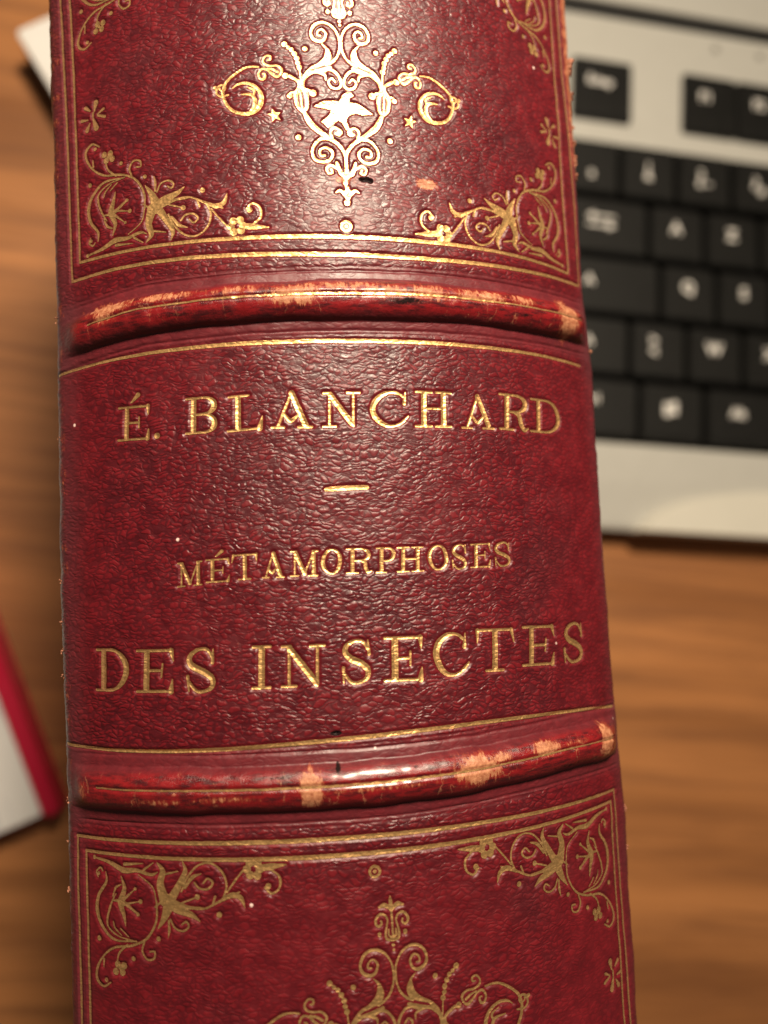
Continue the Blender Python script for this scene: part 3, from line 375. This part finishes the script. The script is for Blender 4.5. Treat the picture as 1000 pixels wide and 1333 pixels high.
def flush_gilt():
    for name, tool, panel, depth, label in GILT:
        i0, i1, j0, j1 = tool.win; us = U0 + G * np.arange(i0, i1); vs = V0 + G * np.arange(j0, j1)
        u, v, T, g = march(tool.f, us, vs)
        if u is None: continue
        bh, _ = band_height(u, v)
        h = bh + wave(u, v) - DEPTH + .045 - tool.vee * np.clip(g, 0, .3)
        surf = np.stack([u, v, 0 * u], 1)
        worn = sstep(20, 28, np.abs(u)) * .8 + sstep(1.0, 1.6, bh) * .9
        o = link(name, np_mesh(name, lift(u, v, h), T.astype(np.int32), dict(surf=surf, wear=worn)), GOLD, panel)
        if label: o['label'] = label

book = tag(empty('old_book', (0, 0, 0)), 'thick old book with gilt crimson leather spine facing up between raised bands', 'book')
def cv(P, W, place, tool, kinds):
    pass
# --- spine panels (created as empties of mesh later; the gilding is parented after the meshes exist)
PANEL = {}
# --- letters
T_, t_, s_ = .148, .070, .064
def arc(cx, cy, rx, ry, a0, a1, n=14): return [(cx + rx * math.cos(math.radians(a0 + (a1 - a0) * k / n)), cy + ry * math.sin(math.radians(a0 + (a1 - a0) * k / n))) for k in range(n + 1)]
def bowl(cx, cy, rx, ry): return (arc(cx, cy, rx, ry, 90, -90), [t_, t_, .11, T_, T_, T_, .11, t_, t_])
def ser(x0, x1, y): return ([(x0, y), (x1, y)], [s_, s_])
def stem(x, w_=T_): return ([(x, w_ / 2 + .01), (x, .99 - w_ / 2)], [w_, w_])
Eg = [stem(.27), ser(0, .95, .965), ser(0, .97, .035), ([(.94, .965), (.98, .72)], [.12, .03]), ([(.94, .035), (1, .30)], [.14, .03]), ser(.27, .68, .51), ([(.70, .36), (.70, .66)], [.05, .08, .05])]
GL = {'E': Eg, 'É': Eg + [([(.42, 1.10), (.66, 1.30)], [.05, .15])], '.': [([(.5, .06)], [.085])],
 'B': [stem(.24), ser(0, .6, .965), ser(0, .62, .035), ser(.24, .6, .52), bowl(.58, .745, .32, .22), bowl(.60, .275, .34, .24)],
 'L': [stem(.30), ser(.02, .60, .965), ser(0, .95, .035), ([(.93, .035), (1, .36)], [.16, .03])],
 'A': [([(.14, .03), (.50, .97)], [t_, t_]), ([(.49, .93), (.835, .09)], [T_, T_]), ser(0, .30, .035), ser(.66, 1, .035), ([(.26, .40), (.34, .30), (.46, .20), (.58, .30), (.68, .42)], [.07, .08, .11, .08, .07])],
 'N': [stem(.17, t_), ([(.18, .91), (.80, .10)], [T_, T_]), stem(.83, t_), ser(0, .2, .965), ser(0, .34, .035), ser(.66, 1, .965)],
 'C': [(arc(.53, .5, .46, .465, 48, 312, 22), [t_, t_, .11, T_, T_, T_, .11, t_, t_]), ([(.90, .97), (.90, .66)], [.03, .10]), ([(.86, .17), (.99, .30)], [.08, .05])],
 'H': [stem(.22), stem(.78), ser(0, .44, .965), ser(0, .44, .035), ser(.56, 1, .965), ser(.56, 1, .035), ser(.22, .78, .52)],
 'R': [stem(.24), ser(0, .55, .965), ser(0, .46, .035), ser(.24, .55, .51), bowl(.55, .74, .32, .225), ([(.50, .51), (.68, .44), (.76, .2), (.86, .05), (1, .10)], [.09, .14, .15, .12, .05])],
 'D': [stem(.24), ser(0, .5, .965), ser(0, .5, .035), bowl(.45, .5, .48, .465)],
 'M': [stem(.15, t_), ([(.17, .91), (.5, .12)], [T_, T_]), ([(.5, .10), (.85, .95)], [t_, t_]), stem(.85), ser(0, .2, .965), ser(0, .30, .035), ser(.8, 1, .965), ser(.68, 1, .035)],
 'T': [stem(.5), ser(.03, .97, .965), ([(.05, .965), (.01, .68)], [.10, .03]), ([(.95, .965), (.99, .68)], [.10, .03]), ser(.27, .73, .035)],
 'O': [(arc(.5, .5, .43, .465, 90, 450, 28), [t_, .11, T_, T_, .11, t_, .11, T_, T_, .11, t_])],
 'P': [stem(.27), ser(0, .58, .965), ser(0, .52, .035), ser(.27, .58, .47), bowl(.57, .72, .36, .245)],
 'S': [([(.84, .78), (.70, .94), (.46, .965), (.20, .86), (.14, .71), (.30, .57), (.62, .46), (.86, .32), (.84, .13), (.60, .035), (.34, .05), (.14, .24)], [t_, t_, t_, .10, .13, T_, T_, .13, .10, t_, t_, t_]), ([(.86, .97), (.87, .66)], [.03, .08]), ([(.12, .03), (.11, .36)], [.03, .08])],
 'I': [stem(.5), ser(.03, .97, .965), ser(.03, .97, .035)]}
for ch, ax, ay, bx, by, tx, ty in BT['let']:
    tl = Tool(); Hh = math.hypot(tx, ty); A_ = np.array((ax, ay)); dx = np.array((bx - ax, by - ay)); dy = np.array((tx, ty))
    for pts, wd in GL[ch]:
        if ch == '.':
            tl.dot((A_ + dx * .5) + np.array((0, .25)), .30); continue
        Pm = [A_ + dx * (x + .02 * math.sin(7 * y + ax)) + dy * y for x, y in pts]
        tl.curve(Pm, [q * Hh for q in wd])
    gild('gilt_letter', tl, 'title', label='gold capital ' + ch if ch != '.' else 'gold full stop')
tl = Tool(); tl.curve(BT['dash'], [.40, .46, .40]); gild('gilt_dash', tl, 'title')
# --- rules
for n, pan, wd in (('T1', 'title', .42), ('T2', 'title', .42), ('F1o', 'upper', .46), ('F1i', 'upper', .44), ('F2o', 'lower', .44), ('F2i', 'lower', .44)):
    tl = Tool(); tl.curve(BT['LN'][n], [wd * q for q in (.62, .75, .9, .92, .88, .75, .6)]); gild('gilt_rule', tl, pan)
for pts, pan in (([(-29.44, 27.95), (-29.76, 41.6), (-30.05, 48.4), (-30.45, 58), (-30.5, 66)], 'upper'), ([(-28.33, 29.6), (-28.73, 48), (-29.1, 58), (-29.1, 64.5)], 'upper'),
                 ([(29.3, 28.0), (29.6, 36), (29.55, 44), (29.2, 54), (29.1, 66)], 'upper'), ([(27.2, 29.1), (27.3, 40), (27.5, 49), (27.6, 64.5)], 'upper'),
                 ([(-30.15, -27.1), (-30.1, -43), (-30, -64)], 'lower'), ([(-29, -28.3), (-28.95, -44), (-28.9, -63)], 'lower'),
                 ([(28.72, -27.55), (28.7, -44), (28.6, -64)], 'lower'), ([(27.9, -28.65), (27.6, -44), (27.4, -63)], 'lower'),
                 ([(-30.5, 66), (0, 66), (29.1, 66)], 'upper'), ([(-29.1, 64.5), (0, 64.5), (27.6, 64.5)], 'upper'),
                 ([(-30, -64), (0, -64), (28.6, -64)], 'lower'), ([(-28.9, -63), (0, -63), (27.4, -63)], 'lower')):
    tl = Tool(); tl.curve(pts, [.24, .27, .24]); gild('gilt_rule', tl, pan)
# --- stamped ornaments
def stamp(data, place, tl, mirror=False, wk=.74):
    for k, pts, wd, *m in data:
        for sx in ((1, -1) if (mirror and m[0]) else (1,)):
            P = [place(sx * a, b) for a, b in pts]
            if k == 's': tl.curve(P, [wk * q for q in wd])
            elif k == 'd': tl.dot(P[0], .9 * wd[0])
            else: tl.poly.append(P)
CORN = [((-28.33, 29.62), 1, 1, 'upper'), ((27.2, 29.2), -1, 1, 'upper'), ((-29.0, -28.35), 1, -1, 'lower'), ((27.9, -28.65), -1, -1, 'lower'),
        ((-29.1, 64.4), 1, -1, 'upper'), ((27.6, 64.4), -1, -1, 'upper'), ((-28.9, -63), 1, 1, 'lower'), ((27.4, -63), -1, 1, 'lower')]
for (cu, cv_), sx, sy, pan in CORN:
    tl = Tool(); stamp(BT['K'], lambda a, b: (cu + sx * a, cv_ + sy * b), tl); gild('gilt_corner_ornament', tl, pan)
for ox, oy, sc, pan in ((0.0, 44.7, 1.0, 'upper'), (.72, -44.05, 1.06, 'lower')):
    tl = Tool(); stamp(BT['S'], lambda a, b: (ox + a * sc, oy + b * sc), tl, True, .82); gild('gilt_centre_ornament', tl, pan)
for (cu, cv_), sx, pan in (((-26.3, 44.9), 1, 'upper'), ((25.6, 45.2), -1, 'upper'), ((-26.4, -45.3), 1, 'lower'), ((26.1, -45.3), -1, 'lower')):
    tl = Tool(); stamp(BT['F'], lambda a, b: (cu + sx * a, cv_ + b), tl, wk=1.15); gild('gilt_floret', tl, pan)
for cu, cv_, pan in ((-.31, 30.3, 'upper'), (-.62, -30.3, 'lower'), (.2, 63.4, 'upper'), (.6, -61.8, 'lower')):
    tl = Tool(); tl.curve(arc(cu, cv_, .46, .46, 0, 360, 16), [.26]); tl.dot((cu, cv_), .17); gild('gilt_roundel', tl, pan)
for i, pan in ((0, 'band0'), (1, 'band1')):
    us = np.linspace(-26.5, 27.5, 40); tl = Tool()
    tl.curve([(a, b + .25 - .0 * i) for a, b in zip(us, band_v(i, us))], [.14, .2, .22, .18, .12]); gild('gilt_rule', tl, pan)

# --- leather skin: one fine height field, cut into panels and bands along the creases
def spots(u, v, lst):
    o = np.zeros_like(u)
    for a, b, ra, rb, k in lst: o = np.maximum(o, k * np.exp(-(((u - a) / ra) ** 2 + ((v - b) / rb) ** 2) ** 1.3 * .7))
    return o
WEAR = [(24.8, 23.1, 1.5, 1.9, 1.25), (-24, 23.9, 3.0, .7, .85), (-18, 24.0, 3.0, .5, .75), (-5.5, 23.1, 2.6, 1.0, 1.0), (-1, 24.0, 5.0, .5, .7), (3, 23.4, 3.0, .7, .85), (7, 23.4, 3.0, .8, .85), (13, 23.7, 3.2, .7, .9), (17.8, 23.8, 2.2, .6, .75), (-11, 23.9, 3, .5, .62),
        (-6, -22.4, .95, 1.6, 1.2), (9.3, -22.1, 2.2, 1.3, 1.15), (11.8, -21.3, 1.5, .5, .8), (17.1, -21.2, 1.5, .65, 1.2), (25.9, -21.7, 1.0, 1.6, 1.2), (-28.6, -22.5, .9, 1.0, .5), (-20, -23.2, 3, .3, .6), (-13.5, -23.0, 3, .3, .6), (0, -22.7, 6, .25, .5), (21, -21.2, 2, .3, .6),
        (8.1, 35.2, 1.1, .5, 1.2), (-.2, 35.0, 1.1, .45, .8), (-24.5, 23.2, 1.2, 1.2, .7)]
STAIN = [(1.8, 35.1, .62, .26, 1.3), (2.3, 35.0, .3, .28, 1.2), (-3.55, -17.8, .5, .22, 1.2), (-3.5, -20.7, .34, .8, .62), (5.0, 22.5, 2.2, .5, .62), (-9, -21.3, 1.6, .4, .5), (3.5, -21.2, 2.4, .35, .48), (20, -23.3, 3.5, .35, .5), (-17, 22.0, 4, .35, .5), (19, 22.3, 3.5, .35, .52)]
D_ = .12
vr = np.concatenate([np.arange(-115, -66, .45), np.arange(-66, -53, .45), np.arange(-53, 66, D_), np.arange(66, 115.2, .45)])
ud = np.arange(-31.8, 31.81, D_); fl = np.array([.3, .7, 1.2, 1.8, 2.5, 3.3, 4.5, 6.5, 9, 12.])
ur = np.concatenate([ud[0] - fl[::-1], ud, ud[-1] + fl])
UU, VV = np.meshgrid(ur, vr); UU = UU.ravel(); VV = VV.ravel()
gx = np.clip((UU - U0) / G, 0, NU - 1.001); gy = np.clip((VV - V0) / G, 0, NV - 1.001); ix = gx.astype(int); iy = gy.astype(int); fx = gx - ix; fy = gy - iy
FS = (FIELD[iy, ix] * (1 - fx) + FIELD[iy, ix + 1] * fx) * (1 - fy) + (FIELD[iy + 1, ix] * (1 - fx) + FIELD[iy + 1, ix + 1] * fx) * fy
GS = (GROOVE[iy, ix] * (1 - fx) + GROOVE[iy, ix + 1] * fx) * (1 - fy) + (GROOVE[iy + 1, ix] * (1 - fx) + GROOVE[iy + 1, ix + 1] * fx) * fy
FS = np.where((np.abs(UU) > 32.5) | (VV > 67) | (VV < -65), -9, FS)
bh, crest = band_height(UU, VV)
hh = bh + wave(UU, VV) - DEPTH * sstep(-.20, -.05, FS) - GS + .010 * np.exp(-((FS + .27) / .10) ** 2)
hh *= sstep(38, 33, np.abs(UU))
stn = spots(UU, VV, STAIN); hh -= .22 * sstep(.7, 1.15, stn)
press = sstep(-.35, 0, FS)
near = np.zeros_like(UU)
for i in range(4):
    near = np.maximum(near, sstep(3.9, 3.0, np.abs(VV - band_v(i, UU))))
flat = .5 * sstep(-26, -36, VV) + .45 * sstep(14, 24, UU) + .35 * sstep(-24, -29, UU) + .5 * vnoise(UU * .12 + 30, VV * .12 + 30, 51)
press = np.maximum(press, np.maximum(.85 * near, np.clip(flat, 0, .9)))
wearv = (.95 + .5 * vnoise(UU * 1.6 + 70, VV * 1.6 + 70, 61) + .35 * vnoise(UU * 4 + 70, VV * 3 + 70, 62)) * spots(UU, VV, WEAR) + .42 * sstep(30.2, 31.2, np.abs(UU)) * (vnoise(VV * 1.1 + 50, UU * 0 + 5, 41) + .5) + .62 * sstep(28.9, 30.4, UU) * sstep(36, 46, VV)
attrs = dict(surf=np.stack([UU, VV, 0 * UU], 1), press=press, wear=wearv, stain=spots(UU, VV, STAIN), crest=sstep(.45, 1.15, bh), edge=sstep(27.5, 31, np.abs(UU)) * .8 + .5 * near)
PP = lift(UU, VV, hh); nu = len(ur)
cuts = [('end_low', -115, -71.8), ('band3', -71.8, -65.2), ('lower', -65.2, -25.5), ('band1', -25.5, -19.3), ('title', -19.3, 19.6), ('band0', 19.6, 25.9), ('upper', 25.9, 67.2), ('band2', 67.2, 73.8), ('end_high', 73.8, 115.2)]
lab = {'upper': 'upper panel with gilt bird ornament', 'title': 'title panel lettered in gold', 'lower': 'lower panel with gilt scroll ornament', 'band0': 'band above the author name, rubbed to tan leather', 'band1': 'band below the title, with torn tan patches'}
for key, a, b in cuts:
    j0 = int(np.searchsorted(vr, a)); j1 = min(int(np.searchsorted(vr, b)), len(vr) - 1)
    sl = slice(j0 * nu, (j1 + 1) * nu); rws = j1 - j0 + 1
    q = np.arange(rws * nu).reshape(rws, nu)
    F4 = np.stack([q[:-1, :-1], q[:-1, 1:], q[1:, 1:], q[1:, :-1]], -1).reshape(-1, 4)
    nm = 'raised_band' if key.startswith('band') else 'spine_panel'
    PANEL[key] = link(nm, np_mesh(nm, PP[sl], F4, {k: x[sl] for k, x in attrs.items()}), LEATHER, book)
    if key in lab: PANEL[key]['label'] = lab[key]
GILT = [(n, t, PANEL[p], d, l) for n, t, p, d, l in GILT]
flush_gilt()
# --- boards and pages below the spine
for sx in (-1, 1):
    x0, x1 = sorted((sx * 29.3, sx * 25.6))
    bm_obj('cover_board', prism(rect(x0, x1, -117, 117), 0.2, SPINE_Z - 14.5, .8), CLOTH, book)
bm_obj('page_block', prism(rect(-25.4, 25.4, -112.5, 112.5), 5, SPINE_Z - 4.5 - 8, 1.5), PAGES, book)
# --- torn bits standing out along the hinges
def fray(u, v, n, size):
    bm = bmesh.new()
    for k in range(n):
        uu = np.array([u + random.uniform(-.25, .25)]); vv = np.array([v + random.uniform(-1, 1) * size * 1.1])
        c = lift(uu, vv, np.array([random.uniform(-.05, .2)]))[0]; r = size * MM * random.uniform(.25, .6) * (.75 if u < 0 else 1)
        m = Matrix.Translation(c) @ Matrix.Rotation(random.random() * 6, 4, 'X') @ Matrix.Rotation(random.random() * 6, 4, 'Z') @ Matrix.Diagonal((r, r * .55, r * 1.2, 1))
        g = bmesh.ops.create_icosphere(bm, subdivisions=1, radius=1, matrix=m)
        for vt in g['verts']: vt.co += Vector([random.gauss(0, r * .22) for _ in range(3)])
    bm_obj('leather_fray', bm, FLESH, book)
for u, v, n, s in ((31.3, 55.0, 7, .85), (31.2, 51.5, 5, .4), (31.0, 45.5, 6, .45), (30.9, 43.4, 6, .5), (30.9, 41.5, 5, .45), (31.2, 47.8, 5, .35), (31.0, 20.6, 4, .3), (31.2, -30, 5, .35), (31.0, -34, 4, .25),
                   (-32.4, -2.5, 4, .25), (-32.4, -6.5, 5, .32), (-32.4, -9.5, 5, .32), (-32.3, -12, 3, .25), (-32.0, -28, 4, .25), (-32.0, -32.5, 4, .3), (-32.3, 24.5, 4, .3), (-32.2, 12, 3, .2), (-31.9, -24, 4, .25)):
    fray(u, v, n, s)

# ------------------------------------------------------------------ keyboard
SILVER = simple('silver_grey_plastic', (.51, .505, .465, 1), .40, .0, .00006, 3000, .03)
RIM = simple('palm_rest_plastic', (.66, .64, .56, 1), .35, .0, .00006, 3000, .03)
BLACKP = simple('black_key_plastic', (.0055, .0055, .005, 1), .55, 0, .00005, 4000, .15); BLACKP.node_tree.nodes['Principled BSDF'].inputs['Specular IOR Level'].default_value = .3
DARK = simple('black_plastic_and_shade', (.007, .007, .007, 1), .6)  # black for the key well; also shade coloured into slot and box
PRINT = simple('white_key_print', (.82, .80, .76, 1), .5)
GREYP = simple('grey_icon_print', (.22, .21, .19, 1), .5)
KA = math.radians(-5.5)
kb = tag(empty('keyboard', (0, 0, 0), KA), 'silver computer keyboard with black keys lying right of the book', 'keyboard')
KX0, KX1 = 70, 525
# body: closed side profile swept along x, with the key well and the slot sunk into it
prof = [(19.4, 4.5), (18.9, 5.5), (19.0, 9.6), (20.4, 10.5), (26, 11.5), (34, 13.1), (45.0, 14.4), (45.2, 6.5), (140.6, 8.0), (140.8, 15.6), (146.6, 15.8), (182.3, 16.6), (182.6, 11), (187.2, 11), (187.5, 17.2), (205, 18.0), (222, 17.0), (225, 13), (225, 3), (222, 1.0), (24, 3.5)]
bm = bmesh.new(); ring = []
for x in (KX0, KX0 + 1.2, KX1 - 1.2, KX1):
    e = 1.2 if x in (KX0, KX1) else 0
    ring.append([bm.verts.new((x * MM, (y + (e if y < 100 else -e) * (1 if y in (18.9, 19.0, 19.4, 225, 222, 24) else 0)) * MM, max(1.0, z - e * (z > 3)) * MM)) for y, z in prof])
n = len(prof)
for a, b in zip(ring, ring[1:]):
    for i in range(n): bm.faces.new((a[i], a[(i + 1) % n], b[(i + 1) % n], b[i]))
bm.faces.new(ring[0]); bm.faces.new(ring[-1][::-1]); bmesh.ops.recalc_face_normals(bm, faces=bm.faces)
bm_obj('body', bm, SILVER, kb)
bm_obj('key_well', prism(rect(KX0 + 4, KX1 - 4, 45.4, 140.5), 8.2, 8.9, .2, 1), DARK, kb)
bm_obj('slot_shade_fill', prism(rect(KX0 + .5, KX1 - .5, 182.7, 187.1), 10.5, 15.9, .2, 1), DARK, kb)  # black bar nearly fills the slot, its inner shade given as colour
# curved palm lip standing proud of the front edge
lip = []
for k in range(41):
    t = k / 40; x = 107 + 180 * t
    y = 18.6 + 17.0 * (1 - (abs(2 * t - 1)) ** 3.4) ** .55
    lip.append((x, y))
top = [(x + (0.8 if i < 20 else -.8 if i > 20 else 0), max(18.9, y - 1.4)) for i, (x, y) in enumerate(lip)]
bm_obj('palm_rest', prism(lip, 6.0, 14.3, taper=top), RIM, kb, False)
def text_mesh(s, size):
    c = bpy.data.curves.new('legend', 'FONT'); c.body = s; c.size = size * MM; c.align_x = 'CENTER'; c.align_y = 'CENTER'; c.resolution_u = 2; c.offset = .00016 * size / 4; c.extrude = .00004; c.space_line = .8
    o = bpy.data.objects.new('legend', c); COL.objects.link(o)
    dg = bpy.context.evaluated_depsgraph_get(); me = bpy.data.meshes.new_from_object(o.evaluated_get(dg)); bpy.data.objects.remove(o); me.materials.clear(); me.materials.append(PRINT); return me
TM = {}
def legend(par, s, size, x, y, z):
    k = (s, size)
    if k not in TM: TM[k] = text_mesh(s, size)
    o = link('legend', TM[k], None, par); o.location = (x * MM, y * MM, z * MM); return o
KM = {}
def key(x0, x1, yc, leg=(), d=18.6, low=False):
    wd = x1 - x0; k = (round(wd, 1), d, low)
    if k not in KM:
        a = wd / 2 - (.05 if low else .15); b = d / 2 - (.05 if low else .15); i_ = .2 if low else .8; tp = rrect(-a + i_, a - i_, -b + i_ * .8, b - i_ * 1.4, 1.0, 2); lo = rrect(-a, a, -b, b, .7, 2)
        bm = prism(lo, 0, 6.2 if low else 9.0, taper=tp)
        tf = [f for f in bm.faces if f.normal.z > .9]
        bmesh.ops.bevel(bm, geom=list({e for f in tf for e in f.edges}), offset=.5 * MM, segments=2, affect='EDGES')
        me = bpy.data.meshes.new('key'); bm.to_mesh(me); bm.free(); me.materials.append(BLACKP); KM[k] = me
    o = link('key', KM[k], None, kb); z0 = 11.5 if low else 9.6
    o.location = ((x0 + x1) / 2 * MM, yc * MM, z0 * MM)
    for s, sz, dx, dy in leg: legend(o, s, sz, dx, dy, (6.24 if low else 9.04))
    return o
# function row
fr = 156.2
fr = 157.2
key(81.4, 101.6, fr, [('Échap', 3.6, -.9, 2.4)], 20.4, True)
x = 118.9
for g in range(3):
    for i in range(4):
        key(x, x + 18.9, fr, [('F%d' % (g * 4 + i + 1), 4.4, -1.6, 2.4)], 20.4, True); x += 18.9
    x += 10
rows = [(131.2, 78.5, 19, [('²', 5, 0, -4)] + [(a, 3.6, -.2, 0) for a in ('1\n&', '2  \né ~', '3  \n" #', "4  \n' {", '5  \n( [', '6  \n- |', '7  \nè `', '8  \n_ \\', '9  \nç ^', '0  \nà @', '°  \n) ]', '+  \n= }')]),
        (112.1, 107.2, 19, [(a, 4.9, -.4, 1.6) for a in 'AZERTYUIOP^$']), (93.2, 111.3, 19, [(a, 4.9, -.4, 1.8) for a in 'QSDFGHJKLMù*']), (74.2, 101.2, 19, [('>\n<', 4.4, -1.6, 1.0)] + [(a, 4.9, -.4, 1.8) for a in 'WXCVBN?.:!'])]
for yc, xs, wd, lg in rows:
    for i, q in enumerate(lg): key(xs + i * wd, xs + (i + 1) * wd - .2, yc, [q])
def arrow(o, dx, dy, left, z):
    s = -1 if left else 1
    bm = prism([(dx - 4.5, dy - .35), (dx + 4.5, dy - .35), (dx + 4.5, dy + .35), (dx - 4.5, dy + .35)], z, z + .06)
    for v_ in prism([(dx + s * 4.6, dy), (dx + s * 2.2, dy + 1.4), (dx + s * 2.2, dy - 1.4)][::s], z, z + .07).faces:
        bm.faces.new([bm.verts.new(w_.co) for w_ in v_.verts])
    bm_obj('legend', bm, PRINT, o)
o = key(78.5, 107, 112.1); arrow(o, -1.5, 2.6, True, 9.02); arrow(o, -1.5, -.2, False, 9.02)
o = key(78.5, 111, 93.2, [('A', 4.2, -7, 1)])
key(78.5, 101, 74.2, [('^', 6, -2, 0)]); key(78.5, 104.5, 55.2, [('Ctrl', 3.6, -3, 2)])
# the flag key: four waving panes
o = key(104.7, 126, 55.2)
bm = bmesh.new()
for qx in (0, 1):
    for qy in (0, 1):
        xs = [qx * 2.3 - 2.2 + t * 2.0 for t in (0, .33, .66, 1)]
        lo = [(a, qy * 2.1 - 2.0 + .45 * math.sin(a * 1.3)) for a in xs]; hi = [(a, b + 1.85) for a, b in lo[::-1]]
        pb = prism([(a - .6, b + .9) for a, b in lo + hi], 9.02, 9.08)
        vm = {v_: bm.verts.new(v_.co) for v_ in pb.verts}
        for f in pb.faces: bm.faces.new([vm[v_] for v_ in f.verts])
bm_obj('legend', bm, PRINT, o, False)
key(126.3, 150.5, 55.2, [('Alt', 4.0, -1.2, 1.2)]); key(150.8, 262, 55.2); key(262.3, 286, 55.2, [('Alt Gr', 3.6, 0, 1.5)])
# small printed marks above the function keys
for x in (130.9, 146.7):
    bm = bmesh.new(); bmesh.ops.create_cone(bm, cap_ends=True, segments=16, radius1=1.15 * MM, radius2=1.15 * MM, depth=.00012, matrix=Matrix.Translation((x * MM, 177.6 * MM, .01652)))
    bm_obj('printed_mark', bm, GREYP, kb)

# ------------------------------------------------------------------ red folder of papers, lower left
WHITE = None
N = NT('white_printed_page'); tc = N.n('ShaderNodeTexCoord').outputs['Object']
pr = N.noise(N.mapping(tc, scale=(130, 22, 40)), 1, 3, .6).outputs['Fac']
N.set(color=N.mix(N.math('MULTIPLY', N.ramp(pr, .48, .6), .6), (.82, .81, .79, 1), (.40, .43, .50, 1)), rough=.6); WHITE = N.m
REDC = simple('glossy_red_card', (.56, .008, .045, 1), .35, 0, .0001, 900)
nb = tag(empty('notebook', (-62.4 * MM, -58.5 * MM, 0), math.radians(19)), 'red-covered notebook showing a white page, half under the lower left edge of the old book', 'notebook')
bm_obj('cover', prism(rrect(-150, 1.5, -2.0, 200, 1.0), .2, 3.0, .4), REDC, nb)
bm_obj('page_block', prism(rrect(-150, -3.4, -.4, 198, .6), 3.05, 11.0, .4), WHITE, nb)
bm_obj('cover_edge', prism([(-3.2, -1.6), (1.4, -1.6), (1.4, 199.5), (-3.2, 199.5)], 3.02, 11.4, .8), REDC, nb)

# ------------------------------------------------------------------ white topped box, upper left
WPL = simple('bright_white_plastic', (.85, .84, .82, 1), .35)
bx = tag(empty('small_box', (-68.5 * MM, 156.5 * MM, 0), math.radians(-61)), 'white topped flat box with sides blackened to deepen its shadow, behind the upper left of the old book', 'box')
bm_obj('base', prism(rrect(.3, 70, .3, 120, 1.2), .2, 13.5, .3), DARK, bx)  # sides coloured black to strengthen the shadow beside the box
bm_obj('lid', prism(rrect(0, 70.3, 0, 120.3, 1.5), 13.5, 15.5, .5), WPL, bx)
